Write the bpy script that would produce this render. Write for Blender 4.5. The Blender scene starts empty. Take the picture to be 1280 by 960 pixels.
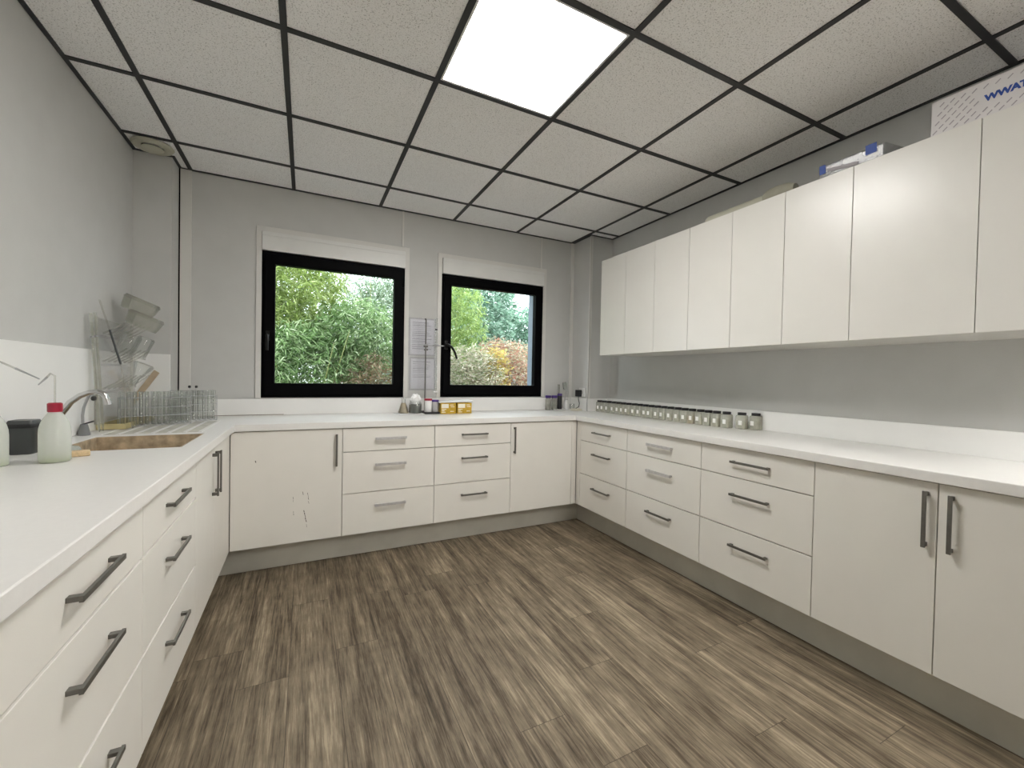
import bpy, bmesh, math, random
from mathutils import Vector, Matrix
random.seed(7)
S = bpy.context.scene
C = S.collection
PI = math.pi

# ------------------------------------------------------------------ materials
def nodes(name):
    m = bpy.data.materials.new(name); m.use_nodes = True
    nt = m.node_tree; nt.nodes.clear()
    out = nt.nodes.new('ShaderNodeOutputMaterial')
    return m, nt, out
def N(nt, t, **k):
    n = nt.nodes.new(t)
    for a, v in k.items():
        if a in n.inputs.keys() if hasattr(n.inputs, 'keys') else False: n.inputs[a].default_value = v
        else: setattr(n, a, v)
    return n
def setin(n, **k):
    for a, v in k.items(): n.inputs[a.replace('_', ' ')].default_value = v
def rgb(c): return (c[0], c[1], c[2], 1)
def srgb(r, g, b):
    f = lambda v: (v/255/12.92) if v/255 <= .04045 else ((v/255+.055)/1.055)**2.4
    return (f(r), f(g), f(b))
def mat(name, col, rough=.5, metal=0., var=.03, scale=8., bump=0., bscale=200., spec=.5, coat=0.):
    """Principled surface with a little procedural mottling and optional fine bump."""
    m, nt, out = nodes(name); L = nt.links.new
    p = nt.nodes.new('ShaderNodeBsdfPrincipled')
    tc = nt.nodes.new('ShaderNodeTexCoord')
    nz = nt.nodes.new('ShaderNodeTexNoise'); nz.inputs['Scale'].default_value = scale; nz.inputs['Detail'].default_value = 4
    L(tc.outputs['Object'], nz.inputs['Vector'])
    r = nt.nodes.new('ShaderNodeValToRGB')
    r.color_ramp.elements[0].position = .3; r.color_ramp.elements[1].position = .7
    r.color_ramp.elements[0].color = rgb([max(0, c*(1-var)) for c in col])
    r.color_ramp.elements[1].color = rgb([min(1, c*(1+var)) for c in col])
    L(nz.outputs['Fac'], r.inputs['Fac']); L(r.outputs['Color'], p.inputs['Base Color'])
    setin(p, Roughness=rough, Metallic=metal, Specular_IOR_Level=spec, Coat_Weight=coat)
    if bump:
        n2 = nt.nodes.new('ShaderNodeTexNoise'); n2.inputs['Scale'].default_value = bscale; n2.inputs['Detail'].default_value = 2
        L(tc.outputs['Object'], n2.inputs['Vector'])
        b = nt.nodes.new('ShaderNodeBump'); b.inputs['Strength'].default_value = bump; b.inputs['Distance'].default_value = .002
        L(n2.outputs['Fac'], b.inputs['Height']); L(b.outputs['Normal'], p.inputs['Normal'])
    L(p.outputs['BSDF'], out.inputs['Surface'])
    return m
def clear(name, tint=(.97, .98, .97), haze=.06, hazecol=(.8, .82, .8), rough=.03, gloss=1.0, mott=.4):
    """Thin clear glass or plastic: tinted transparency, a fresnel reflection and a little haze."""
    m, nt, out = nodes(name); L = nt.links.new
    t = nt.nodes.new('ShaderNodeBsdfTransparent'); t.inputs['Color'].default_value = rgb(tint)
    d = nt.nodes.new('ShaderNodeBsdfDiffuse'); d.inputs['Color'].default_value = rgb(hazecol)
    tl = nt.nodes.new('ShaderNodeBsdfTranslucent'); tl.inputs['Color'].default_value = rgb(hazecol)
    md = nt.nodes.new('ShaderNodeMixShader'); md.inputs['Fac'].default_value = .4
    L(d.outputs[0], md.inputs[1]); L(tl.outputs[0], md.inputs[2])
    mh = nt.nodes.new('ShaderNodeMixShader')
    tc = nt.nodes.new('ShaderNodeTexCoord'); nz = nt.nodes.new('ShaderNodeTexNoise'); nz.inputs['Scale'].default_value = 30
    L(tc.outputs['Object'], nz.inputs['Vector'])
    mr = nt.nodes.new('ShaderNodeMapRange'); mr.inputs['To Min'].default_value = haze*(1-mott); mr.inputs['To Max'].default_value = min(1, haze*(1+mott))
    L(nz.outputs['Fac'], mr.inputs['Value']); L(mr.outputs[0], mh.inputs['Fac'])
    L(t.outputs[0], mh.inputs[1]); L(md.outputs[0], mh.inputs[2])
    g = nt.nodes.new('ShaderNodeBsdfGlossy'); g.inputs['Roughness'].default_value = rough
    lw = nt.nodes.new('ShaderNodeLayerWeight'); lw.inputs['Blend'].default_value = .35
    mu = nt.nodes.new('ShaderNodeMath'); mu.operation = 'MULTIPLY'; mu.inputs[1].default_value = gloss
    L(lw.outputs['Fresnel'], mu.inputs[0])
    mg = nt.nodes.new('ShaderNodeMixShader'); L(mu.outputs[0], mg.inputs['Fac'])
    L(mh.outputs[0], mg.inputs[1]); L(g.outputs[0], mg.inputs[2]); L(mg.outputs[0], out.inputs['Surface'])
    return m
def leafmat(name, cols, rough=.55, trans=.45):
    m, nt, out = nodes(name); L = nt.links.new
    gi = nt.nodes.new('ShaderNodeNewGeometry')
    r = nt.nodes.new('ShaderNodeValToRGB')
    els = r.color_ramp.elements
    while len(els) < len(cols): els.new(.5)
    for i, c in enumerate(cols):
        els[i].position = i/(len(cols)-1); els[i].color = rgb(c)
    L(gi.outputs['Random Per Island'], r.inputs['Fac'])
    p = nt.nodes.new('ShaderNodeBsdfPrincipled'); p.inputs['Roughness'].default_value = rough
    L(r.outputs['Color'], p.inputs['Base Color'])
    t = nt.nodes.new('ShaderNodeBsdfTranslucent'); L(r.outputs['Color'], t.inputs['Color'])
    mx = nt.nodes.new('ShaderNodeMixShader'); mx.inputs['Fac'].default_value = trans
    L(p.outputs[0], mx.inputs[1]); L(t.outputs[0], mx.inputs[2]); L(mx.outputs[0], out.inputs['Surface'])
    return m
def emit(name, col, strength):
    m, nt, out = nodes(name)
    e = nt.nodes.new('ShaderNodeEmission'); e.inputs['Color'].default_value = rgb(col); e.inputs['Strength'].default_value = strength
    nt.links.new(e.outputs[0], out.inputs['Surface'])
    return m
def ceilingmat():
    m, nt, out = nodes('mineral_fibre_tile'); L = nt.links.new
    p = nt.nodes.new('ShaderNodeBsdfPrincipled'); p.inputs['Roughness'].default_value = .95; p.inputs['Specular IOR Level'].default_value = .1
    tc = nt.nodes.new('ShaderNodeTexCoord')
    a = nt.nodes.new('ShaderNodeTexNoise'); setin(a, Scale=190., Detail=3., Roughness=.65)
    b = nt.nodes.new('ShaderNodeTexVoronoi'); setin(b, Scale=120., Randomness=1.)
    L(tc.outputs['Object'], a.inputs['Vector']); L(tc.outputs['Object'], b.inputs['Vector'])
    r1 = nt.nodes.new('ShaderNodeValToRGB')
    r1.color_ramp.elements[0].position = .33; r1.color_ramp.elements[0].color = rgb((.45, .44, .43))
    r1.color_ramp.elements[1].position = .45; r1.color_ramp.elements[1].color = rgb((.92, .915, .91))
    L(a.outputs['Fac'], r1.inputs['Fac'])
    L(r1.outputs['Color'], p.inputs['Base Color'])
    bm = nt.nodes.new('ShaderNodeBump'); bm.inputs['Strength'].default_value = .5; bm.inputs['Distance'].default_value = .003
    L(a.outputs['Fac'], bm.inputs['Height']); L(bm.outputs['Normal'], p.inputs['Normal'])
    L(p.outputs[0], out.inputs['Surface'])
    return m
def floormat():
    m, nt, out = nodes('grey_brown_wood_plank'); L = nt.links.new
    def M(op, a, b=None):
        n = nt.nodes.new('ShaderNodeMath'); n.operation = op
        for i, v in enumerate((a, b)):
            if v is None: continue
            if isinstance(v, (int, float)): n.inputs[i].default_value = v
            else: L(v, n.inputs[i])
        return n.outputs[0]
    tc = nt.nodes.new('ShaderNodeTexCoord'); sp = nt.nodes.new('ShaderNodeSeparateXYZ'); L(tc.outputs['Object'], sp.inputs[0])
    X, Y = sp.outputs['X'], sp.outputs['Y']
    u = M('DIVIDE', X, .178); col = M('FLOOR', u)
    wn = nt.nodes.new('ShaderNodeTexWhiteNoise'); wn.noise_dimensions = '1D'; L(col, wn.inputs['W'])
    v = M('DIVIDE', M('ADD', Y, M('MULTIPLY', wn.outputs['Value'], 1.22)), 1.22); row = M('FLOOR', v)
    cb = nt.nodes.new('ShaderNodeCombineXYZ'); L(col, cb.inputs['X']); L(row, cb.inputs['Y'])
    w2 = nt.nodes.new('ShaderNodeTexWhiteNoise'); w2.noise_dimensions = '2D'; L(cb.outputs[0], w2.inputs['Vector'])
    tone = w2.outputs['Value']
    # grain coordinates, shifted per plank
    def grain(sx, sy, det, rough, dist=0.):
        g = nt.nodes.new('ShaderNodeCombineXYZ')
        L(M('ADD', M('MULTIPLY', X, sx), M('MULTIPLY', tone, 37.)), g.inputs['X'])
        L(M('ADD', M('MULTIPLY', Y, sy), M('MULTIPLY', tone, 91.)), g.inputs['Y'])
        n = nt.nodes.new('ShaderNodeTexNoise'); setin(n, Scale=1., Detail=det, Roughness=rough, Distortion=dist)
        L(g.outputs[0], n.inputs['Vector']); return n.outputs['Fac']
    fine = grain(130., 6., 5., .75)
    mid = grain(42., 2.2, 4., .6, .6)
    broad = grain(13., 1.1, 3., .55, .4)
    blot = grain(9., 9., 3., .6)
    s = M('ADD', M('ADD', M('MULTIPLY', fine, .52), M('MULTIPLY', mid, .40)), M('ADD', M('MULTIPLY', broad, .33), M('MULTIPLY', blot, .14)))
    s = M('ADD', s, M('MULTIPLY', M('SUBTRACT', tone, .5), .05))
    r = nt.nodes.new('ShaderNodeValToRGB'); e = r.color_ramp.elements
    e[0].position = .545; e[0].color = rgb((.040, .029, .018))
    e[1].position = .85; e[1].color = rgb((.36, .295, .205))
    for pos, c in ((.62, (.090, .068, .043)), (.68, (.145, .114, .077)), (.755, (.215, .172, .118))):
        q = e.new(pos); q.color = rgb(c)
    L(s, r.inputs['Fac'])
    # joints
    fu = M('ABSOLUTE', M('SUBTRACT', M('FRACT', u), .5)); fv = M('ABSOLUTE', M('SUBTRACT', M('FRACT', v), .5))
    j = M('MAXIMUM', M('GREATER_THAN', fu, .5-.0022/.178*.5), M('GREATER_THAN', fv, .5-.0022/1.22*.5))
    mx = nt.nodes.new('ShaderNodeMix'); mx.data_type = 'RGBA'; mx.inputs['B'].default_value = (.03, .022, .014, 1)
    L(M('MULTIPLY', j, .7), mx.inputs['Factor']); L(r.outputs['Color'], mx.inputs['A'])
    p = nt.nodes.new('ShaderNodeBsdfPrincipled')
    L(mx.outputs['Result'], p.inputs['Base Color'])
    setin(p, Roughness=.55, Specular_IOR_Level=.3)
    b = nt.nodes.new('ShaderNodeBump'); b.inputs['Strength'].default_value = .25; b.inputs['Distance'].default_value = .002
    L(s, b.inputs['Height']); L(b.outputs['Normal'], p.inputs['Normal']); L(p.outputs[0], out.inputs['Surface'])
    return m

M_ = {}
M_['wall'] = mat('pale_grey_wall_vinyl', (.555, .555, .54), .7, var=.02, bump=.25, bscale=350, spec=.3)
M_['trim'] = mat('off_white_trim', (.66, .65, .62), .45, var=.02)
M_['ceil'] = ceilingmat()
M_['grid'] = mat('black_ceiling_grid', (.022, .022, .024), .5)
M_['floor'] = floormat()
M_['top'] = mat('white_solid_worktop', (.755, .745, .725), .28, var=.015, scale=60, spec=.5)
M_['front'] = mat('cream_white_front', (.755, .735, .685), .38, var=.012, bump=.06, bscale=500, spec=.45)
M_['upper'] = mat('glossy_white_front', (.74, .725, .685), .3, var=.01, spec=.5)
M_['carcass'] = mat('white_melamine', (.62, .61, .57), .5)
M_['plinth'] = mat('brushed_grey_plinth', (.56, .545, .485), .45, metal=.05, var=.08, scale=5)
M_['steel'] = mat('dark_brushed_steel', (.17, .165, .15), .42, metal=.75, var=.08, scale=60)
M_['film'] = mat('film_covered_steel', (.52, .51, .51), .3, metal=.35, var=.1, scale=60)
M_['chrome'] = mat('chrome', (.62, .62, .62), .16, metal=1., var=.03)
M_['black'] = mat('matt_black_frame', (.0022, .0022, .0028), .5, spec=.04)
M_['splash'] = mat('white_splash_board', (.84, .84, .825), .35, var=.01)
M_['blackh'] = mat('black_handle', (.004, .004, .004), .35, spec=.25)
M_['blackpl'] = mat('black_plastic', (.012, .012, .014), .4)
M_['reveal'] = mat('grey_outside_reveal', (.20, .24, .29), .7)
M_['shutter'] = mat('white_shutter_box', (.70, .70, .68), .4)
M_['pane'] = clear('window_glass', (.97, .99, .98), .0, gloss=.3)
M_['glass'] = clear('lab_glass', (.985, .99, .985), .025, (.80, .82, .80), gloss=.45)
M_['acrylic'] = clear('clear_acrylic', (.985, .985, .985), .035, (.80, .81, .80), gloss=.35)
M_['acrylic_grey'] = clear('dusty_acrylic', (.95, .95, .93), .13, (.70, .70, .65), gloss=.45)
M_['stain_shade2'] = mat('brown_open_joint', (.16, .11, .08), .8)
M_['stain_shade'] = mat('limescale_and_shade_groove', (.52, .50, .44), .45, var=.2, scale=14)
M_['basin'] = mat('stained_basin_stone', (.42, .33, .22), .6, var=.4, scale=26)
M_['wire'] = mat('galvanised_wire', (.45, .46, .47), .3, metal=.8)
M_['milky'] = clear('milky_plastic', (.90, .93, .90), .62, (.84, .86, .82), rough=.25, gloss=.35, mott=0)
M_['green_liq'] = mat('pale_green_liquid', (.50, .56, .25), .3)
M_['red'] = mat('red_plastic_cap', (.34, .010, .035), .35)
M_['dkgrey'] = mat('dark_grey_plastic', (.045, .05, .05), .4)
M_['tapgrey'] = mat('grey_tap_base', (.16, .165, .165), .4)
M_['sponge'] = mat('tan_sponge', (.62, .47, .28), .95, var=.2, scale=120, bump=.5)
M_['pad'] = mat('grey_scouring_pad', (.33, .35, .32), .95, var=.2, scale=90, bump=.5)
M_['paper'] = mat('white_paper', (.80, .80, .80), .8)
M_['print'] = mat('grey_print', (.40, .40, .42), .8)
M_['sleeve'] = clear('plastic_sleeve', (.95, .95, .97), .05, gloss=.8, rough=.1)
M_['yellow'] = mat('ochre_yellow_card', (.52, .33, .02), .5, var=.1, scale=40)
M_['label'] = mat('cream_label_paper', (.82, .79, .68), .7)
M_['white'] = mat('white_plastic', (.78, .78, .77), .4)
M_['purple'] = mat('purple_plastic', (.065, .03, .20), .4)
M_['jar'] = clear('jar_plastic', (.96, .96, .93), .40, (.76, .76, .69), rough=.15, gloss=.35)
M_['jarfill'] = mat('grey_jar_contents', (.66, .65, .56), .6, var=.25, scale=40)
M_['jarbrown'] = mat('brown_jar_contents', (.50, .38, .20), .6, var=.2, scale=40)
M_['whitelabel'] = mat('white_jar_label', (.85, .85, .85), .7)
M_['greyjar'] = mat('murky_grey_contents', (.15, .155, .14), .5, var=.15, scale=30)
M_['beige'] = mat('beige_residue', (.40, .34, .24), .6, var=.25, scale=30)
M_['wood'] = mat('pale_wood', (.50, .40, .28), .7, var=.15, scale=15)
M_['yellowtray'] = mat('yellowed_plastic', (.50, .43, .22), .5, var=.2, scale=15)
M_['plastic_bag'] = clear('pale_plastic_wrap', (.92, .93, .94), .28, (.72, .74, .76), rough=.15, gloss=.6)
M_['beigewrap'] = mat('beige_wrapping', (.50, .49, .40), .7, var=.06)
M_['beigewrap2'] = mat('darker_beige_wrapping', (.36, .35, .28), .7, var=.1)  # darker beige for the loose end of the roll
M_['blue'] = mat('blue_print', (.02, .07, .33), .5)
M_['boxcard'] = mat('white_printed_card', (.70, .68, .68), .6)
M_['dash'] = mat('grey_dash_print', (.36, .34, .36), .6)
M_['vent'] = mat('aged_cream_plastic', (.47, .46, .37), .5)
M_['scuff'] = mat('dark_scuff', (.10, .09, .08), .8)
M_['light'] = emit('led_diffuser', (1., .975, .94), 36.)
M_['bezel'] = mat('white_light_bezel', (.75, .75, .75), .4)
M_['soil'] = mat('garden_soil', (.10, .085, .05), .95, var=.4, scale=4)
M_['culm'] = mat('bamboo_culm', (.25, .27, .09), .5, var=.3)
M_['bark'] = mat('brown_bark', (.12, .085, .06), .9, var=.3)
M_['fence'] = mat('blue_grey_fence', (.25, .31, .37), .7)
M_['leaf_yel'] = leafmat('yellow_green_bamboo_leaf', [(.12, .18, .04), (.28, .38, .10), (.42, .51, .17), (.60, .65, .36)])
M_['leaf_brt'] = leafmat('bright_bamboo_leaf', [(.10, .17, .03), (.22, .33, .08), (.34, .45, .14), (.48, .56, .28)])
M_['leaf_grn'] = leafmat('green_bamboo_leaf', [(.05, .11, .03), (.16, .27, .09), (.30, .43, .19), (.58, .66, .44)])
M_['leaf_pale'] = leafmat('pale_bamboo_leaf', [(.08, .13, .07), (.22, .32, .18), (.44, .53, .38), (.72, .76, .68)])
M_['leaf_brown'] = leafmat('dry_brown_leaf', [(.10, .08, .05), (.22, .14, .08), (.30, .23, .14), (.20, .26, .12)])
M_['leaf_dark'] = leafmat('bluish_dark_tree_leaf', [(.09, .17, .12), (.22, .37, .27), (.38, .54, .42), (.56, .68, .60)])
M_['leaf_mist'] = leafmat('pale_tree_leaf', [(.22, .30, .25), (.40, .48, .42), (.55, .62, .58), (.7, .75, .72)])
M_['leaf_red'] = leafmat('red_tipped_leaf', [(.34, .12, .09), (.46, .28, .20), (.36, .36, .22), (.64, .56, .46)])
M_['leaf_olive'] = leafmat('olive_pink_leaf', [(.14, .18, .09), (.30, .33, .19), (.46, .39, .30), (.66, .62, .54)])
M_['leaf_gold'] = leafmat('golden_leaf', [(.45, .36, .08), (.56, .47, .14), (.50, .30, .14), (.40, .44, .16)])

# ------------------------------------------------------------------ mesh builder
class MB:
    def __init__(s): s.bm = bmesh.new()
    def obox(s, c, ax, ay, az):
        c, ax, ay, az = Vector(c), Vector(ax), Vector(ay), Vector(az)
        v = [s.bm.verts.new(c+i*ax+j*ay+k*az) for k in (-1, 1) for j in (-1, 1) for i in (-1, 1)]
        flip = ax.cross(ay).dot(az) < 0
        for f in ((0, 2, 3, 1), (4, 5, 7, 6), (0, 1, 5, 4), (2, 6, 7, 3), (0, 4, 6, 2), (1, 3, 7, 5)):
            s.bm.faces.new([v[i] for i in (reversed(f) if flip else f)])
        return s
    def box(s, a, b):
        lo = [min(p, q) for p, q in zip(a, b)]; hi = [max(p, q) for p, q in zip(a, b)]
        h = [(q-p)/2 for p, q in zip(lo, hi)]
        return s.obox([(p+q)/2 for p, q in zip(lo, hi)], (h[0], 0, 0), (0, h[1], 0), (0, 0, h[2]))
    def tube(s, pts, r, n=10, caps=True):
        pts = [Vector(p) for p in pts]; rs = r if isinstance(r, (list, tuple)) else [r]*len(pts)
        rings = []; up = None
        for i, p in enumerate(pts):
            d = (pts[min(i+1, len(pts)-1)]-pts[max(i-1, 0)]).normalized()
            if up is None:
                up = Vector((0, 0, 1)) if abs(d.z) < .9 else Vector((1, 0, 0))
            a = d.cross(up).normalized(); b = a.cross(d).normalized(); up = b
            rings.append([s.bm.verts.new(p+rs[i]*(math.cos(2*PI*k/n)*a+math.sin(2*PI*k/n)*b)) for k in range(n)])
        for q, w in zip(rings, rings[1:]):
            for k in range(n): s.bm.faces.new((q[k], q[(k+1) % n], w[(k+1) % n], w[k]))
        if caps:
            s.bm.faces.new(list(reversed(rings[0]))); s.bm.faces.new(rings[-1])
        return s
    def lathe(s, prof, c=(0, 0, 0), n=24, mtx=None, sq=0.):
        """prof: list of (radius, z). sq>0 turns the section into a rounded square."""
        rings = []
        for r, z in prof:
            if r < 1e-6:
                rings.append([s.bm.verts.new((0, 0, z))]); continue
            ring = []
            for k in range(n):
                t = 2*PI*(k+.5)/n; cx, cy = math.cos(t), math.sin(t)
                if sq:
                    e = 1-sq*.75
                    cx = math.copysign(abs(cx)**e, cx); cy = math.copysign(abs(cy)**e, cy)
                ring.append(s.bm.verts.new((r*cx, r*cy, z)))
            rings.append(ring)
        new = [v for rg in rings for v in rg]
        for q, w in zip(rings, rings[1:]):
            if len(q) == 1 and len(w) == 1: continue
            for k in range(n):
                if len(q) == 1: s.bm.faces.new((q[0], w[(k+1) % n], w[k]))
                elif len(w) == 1: s.bm.faces.new((q[k], q[(k+1) % n], w[0]))
                else: s.bm.faces.new((q[k], q[(k+1) % n], w[(k+1) % n], w[k]))
        m = Matrix.Translation(c) @ (mtx or Matrix.Identity(4))
        for v in new: v.co = m @ v.co
        return s
    def slab(s, xs, ys, keep, z0, z1, axes=(0, 1, 2)):
        """Solid made of the kept cells of a grid: one closed mesh, holes left open."""
        xs, ys = sorted(xs), sorted(ys); cache = {}
        def V(i, j, k):
            if (i, j, k) not in cache:
                p = [0, 0, 0]; p[axes[0]] = xs[i]; p[axes[1]] = ys[j]; p[axes[2]] = (z0, z1)[k]
                cache[i, j, k] = s.bm.verts.new(p)
            return cache[i, j, k]
        K = lambda i, j: 0 <= i < len(xs)-1 and 0 <= j < len(ys)-1 and keep((xs[i]+xs[i+1])/2, (ys[j]+ys[j+1])/2)
        for i in range(len(xs)-1):
            for j in range(len(ys)-1):
                if not K(i, j): continue
                s.bm.faces.new((V(i, j, 1), V(i+1, j, 1), V(i+1, j+1, 1), V(i, j+1, 1)))
                s.bm.faces.new((V(i, j, 0), V(i, j+1, 0), V(i+1, j+1, 0), V(i+1, j, 0)))
                if not K(i-1, j): s.bm.faces.new((V(i, j, 0), V(i, j, 1), V(i, j+1, 1), V(i, j+1, 0)))
                if not K(i+1, j): s.bm.faces.new((V(i+1, j, 0), V(i+1, j+1, 0), V(i+1, j+1, 1), V(i+1, j, 1)))
                if not K(i, j-1): s.bm.faces.new((V(i, j, 0), V(i+1, j, 0), V(i+1, j, 1), V(i, j, 1)))
                if not K(i, j+1): s.bm.faces.new((V(i, j+1, 0), V(i, j+1, 1), V(i+1, j+1, 1), V(i+1, j+1, 0)))
        return s
    def build(s, name, m, parent=None, smooth=False, bevel=0., merge=False):
        bmesh.ops.recalc_face_normals(s.bm, faces=s.bm.faces)
        me = bpy.data.meshes.new(name)
        off = wloc(parent)
        for v in s.bm.verts: v.co -= off
        s.bm.to_mesh(me); s.bm.free()
        me.materials.append(M_[m] if isinstance(m, str) else m)
        o = bpy.data.objects.new(name, me); C.objects.link(o)
        if parent: o.parent = parent
        if smooth:
            for p in me.polygons: p.use_smooth = True
            try: me.set_sharp_from_angle(angle=math.radians(40))
            except Exception: pass
        if bevel:
            b = o.modifiers.new('edge', 'BEVEL'); b.width = bevel; b.segments = 2; b.limit_method = 'ANGLE'; b.angle_limit = math.radians(40)
        return o
def wloc(o):
    v = Vector((0, 0, 0))
    while o is not None: v += o.location; o = o.parent
    return v
def tag(o, label=None, cat=None, group=None, kind=None):
    if label: o['label'] = label
    if cat: o['category'] = cat
    if group: o['group'] = group
    if kind: o['kind'] = kind
    return o
def thing(name, label, cat, loc=(0, 0, 0), group=None):
    o = bpy.data.objects.new(name, None); C.objects.link(o); o.location = loc; o.empty_display_size = .05
    return tag(o, label, cat, group)
def copy_tree(o, parent=None):
    c = o.copy(); C.objects.link(c)
    if parent: c.parent = parent
    for ch in [x for x in S.objects if x.parent == o]: copy_tree(ch, c)
    return c
def struct(mb, name, m, label=None, **k):
    o = mb.build(name, m, **k); o['kind'] = 'structure'
    if label: o['label'] = label
    return o

# ------------------------------------------------------------------ room
W, YB, H, YF = 3.53, 1.578, 2.516, -4.2      # right wall, window wall, ceiling, wall behind the camera
WT = .255
WIN = [(.656, 1.648), (1.955, 2.938)]; WZ0, WZ1 = 1.022, 2.058
struct(MB().box((-.1, YF-.1, -.1), (W+.1, YB+WT, 0)), 'floor', 'floor', 'brown grey wood plank floor')
def wkeep(x, z): return not any(a < x < b and WZ0 < z < WZ1 for a, b in WIN)
struct(MB().slab([-.1, W+.1]+[v for w in WIN for v in w], [0, WZ0, WZ1, H+.15], wkeep, YB, YB+WT, axes=(0, 2, 1)), 'wall_back', 'wall', 'pale grey wall with the two windows')
struct(MB().box((-.12, YF, 0), (0, YB, H+.15)), 'wall_left', 'wall', 'plain pale grey wall beside the sink')
struct(MB().box((W, YF, 0), (W+.12, YB, H+.15)), 'wall_right', 'wall', 'pale grey wall behind the wall cabinets')
struct(MB().box((-.12, YF-.12, 0), (W+.12, YF, H+.15)), 'wall_front', 'wall', 'plain wall opposite the windows')
PL = (.188, 1.42); PR = (3.285, 1.30)
struct(MB().box((0, PL[1], 0), (PL[0], YB, H)), 'pillar_left', 'wall', 'boxed pillar in the corner by the sink')
struct(MB().box((PR[0], PR[1], 0), (W, YB, H)), 'pillar_right', 'wall', 'boxed pillar in the corner past the wall cabinets')
# wall battens
struct(MB().box((PL[0]+.008, YB-.010, .9), (.256, YB, H)), 'trim_1', 'trim', 'wide off-white cover strip beside the left pillar', bevel=.002)
struct(MB().box((1.624, YB-.006, 2.232), (1.636, YB, H)), 'trim_2', 'trim', 'thin joint strip above the left window')
struct(MB().box((2.909, YB-.006, 2.222), (2.921, YB, H)), 'trim_3', 'trim', 'thin joint strip above the right window')
struct(MB().box((3.250, YB-.008, .9), (PR[0], YB, H)), 'trim_4', 'trim', 'corner strip where the window wall meets the right pillar')
mb = MB(); mb.box((PR[0]-.003, PR[1]-.003, .9), (PR[0]+.018, PR[1], H)); mb.box((PR[0]-.003, PR[1]-.003, .9), (PR[0], PR[1]+.018, H))
struct(mb, 'trim_5', 'trim', 'corner bead on the right pillar')
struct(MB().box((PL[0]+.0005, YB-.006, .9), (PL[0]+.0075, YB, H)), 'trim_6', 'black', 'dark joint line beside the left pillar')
# ceiling
xs_ = [.25+.6*i for i in range(6)]; ys_ = [.6*j for j in range(-6, 3)]
LIGHTS = [(1.45, -.6), (2.65, -3.0), (2.65, -3.6)]  # last two panels are unseen, added behind the viewer as fill light
def ckeep(x, y): return not any(lx < x < lx+.6 and ly < y < ly+.6 for lx, ly in LIGHTS)
ceil = struct(MB().slab([-.1, W+.1, 1.45, 2.05, 2.65, 3.25], [YF-.1, YB+.1, -.6, 0, -3.6, -3.0, -2.4], ckeep, H+.004, H+.12), 'ceiling', 'ceil', 'suspended ceiling of speckled white tiles in a black grid')
mb = MB(); bw, z0, z1 = .012, H-.0005, H+.012
for x in xs_:
    y1 = YB if .3 < x < 3.2 else (PL[1] if x < .2 else YB)
    mb.box((x-bw, YF, z0), (x+bw, y1, z1))
for y in ys_:
    mb.box((0, y-bw, z0-.0003), (W, y+bw, z1))
for a, b in (((0, YF, z0), (.018, PL[1], z1)), ((W-.018, YF, z0), (W, PR[1], z1)), ((.20, YB-.016, z0), (PR[0], YB, z1)),
             ((0, PL[1]-.016, z0), (PL[0]+.016, PL[1], z1)), ((PL[0], PL[1], z0), (PL[0]+.016, YB, z1)),
             ((PR[0]-.016, PR[1]-.016, z0), (W, PR[1], z1)), ((PR[0]-.016, PR[1], z0), (PR[0], YB, z1))):
    mb.box((a[0], a[1], a[2]-.0006), b)
mb.build('ceiling_grid', 'grid', ceil)
for i, (lx, ly) in enumerate(LIGHTS):
    lt = thing('ceiling_light', ['square lit ceiling panel in the tile grid above the room centre', 'unseen ceiling panel added as fill light behind the viewer on the wall cabinet side', 'unseen ceiling panel added as fill light furthest behind the viewer'][i], 'ceiling light', (lx+.3, ly+.3, H))
    a, b = .012, .022
    MB().slab([lx+a, lx+b, lx+.6-b, lx+.6-a], [ly+a, ly+b, ly+.6-b, ly+.6-a],
              lambda x, y, lx=lx, ly=ly: not (lx+b < x < lx+.6-b and ly+b < y < ly+.6-b), H+.001, H+.02).build('light_frame', 'bezel', lt)
    MB().box((lx+b, ly+b, H+.004), (lx+.6-b, ly+.6-b, H+.010)).build('diffuser', 'light', lt)
# air valve in the cut tile by the left pillar
v = thing('ceiling_vent', 'round cream air valve in the ceiling corner above the left pillar', 'vent', (.115, 1.305, H))
MB().lathe([(.045, 0), (.095, 0), (.100, -.006), (.092, -.016), (.070, -.020), (.052, -.014), (.045, -.002)], (.125, 1.300, H), 40).build('vent_ring', 'vent', v, smooth=True)
MB().lathe([(0, -.030), (.042, -.028), (.052, -.022), (.046, -.016), (.02, -.012), (0, -.012)], (.125, 1.300, H), 40).build('vent_disc', 'vent', v, smooth=True)

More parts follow.
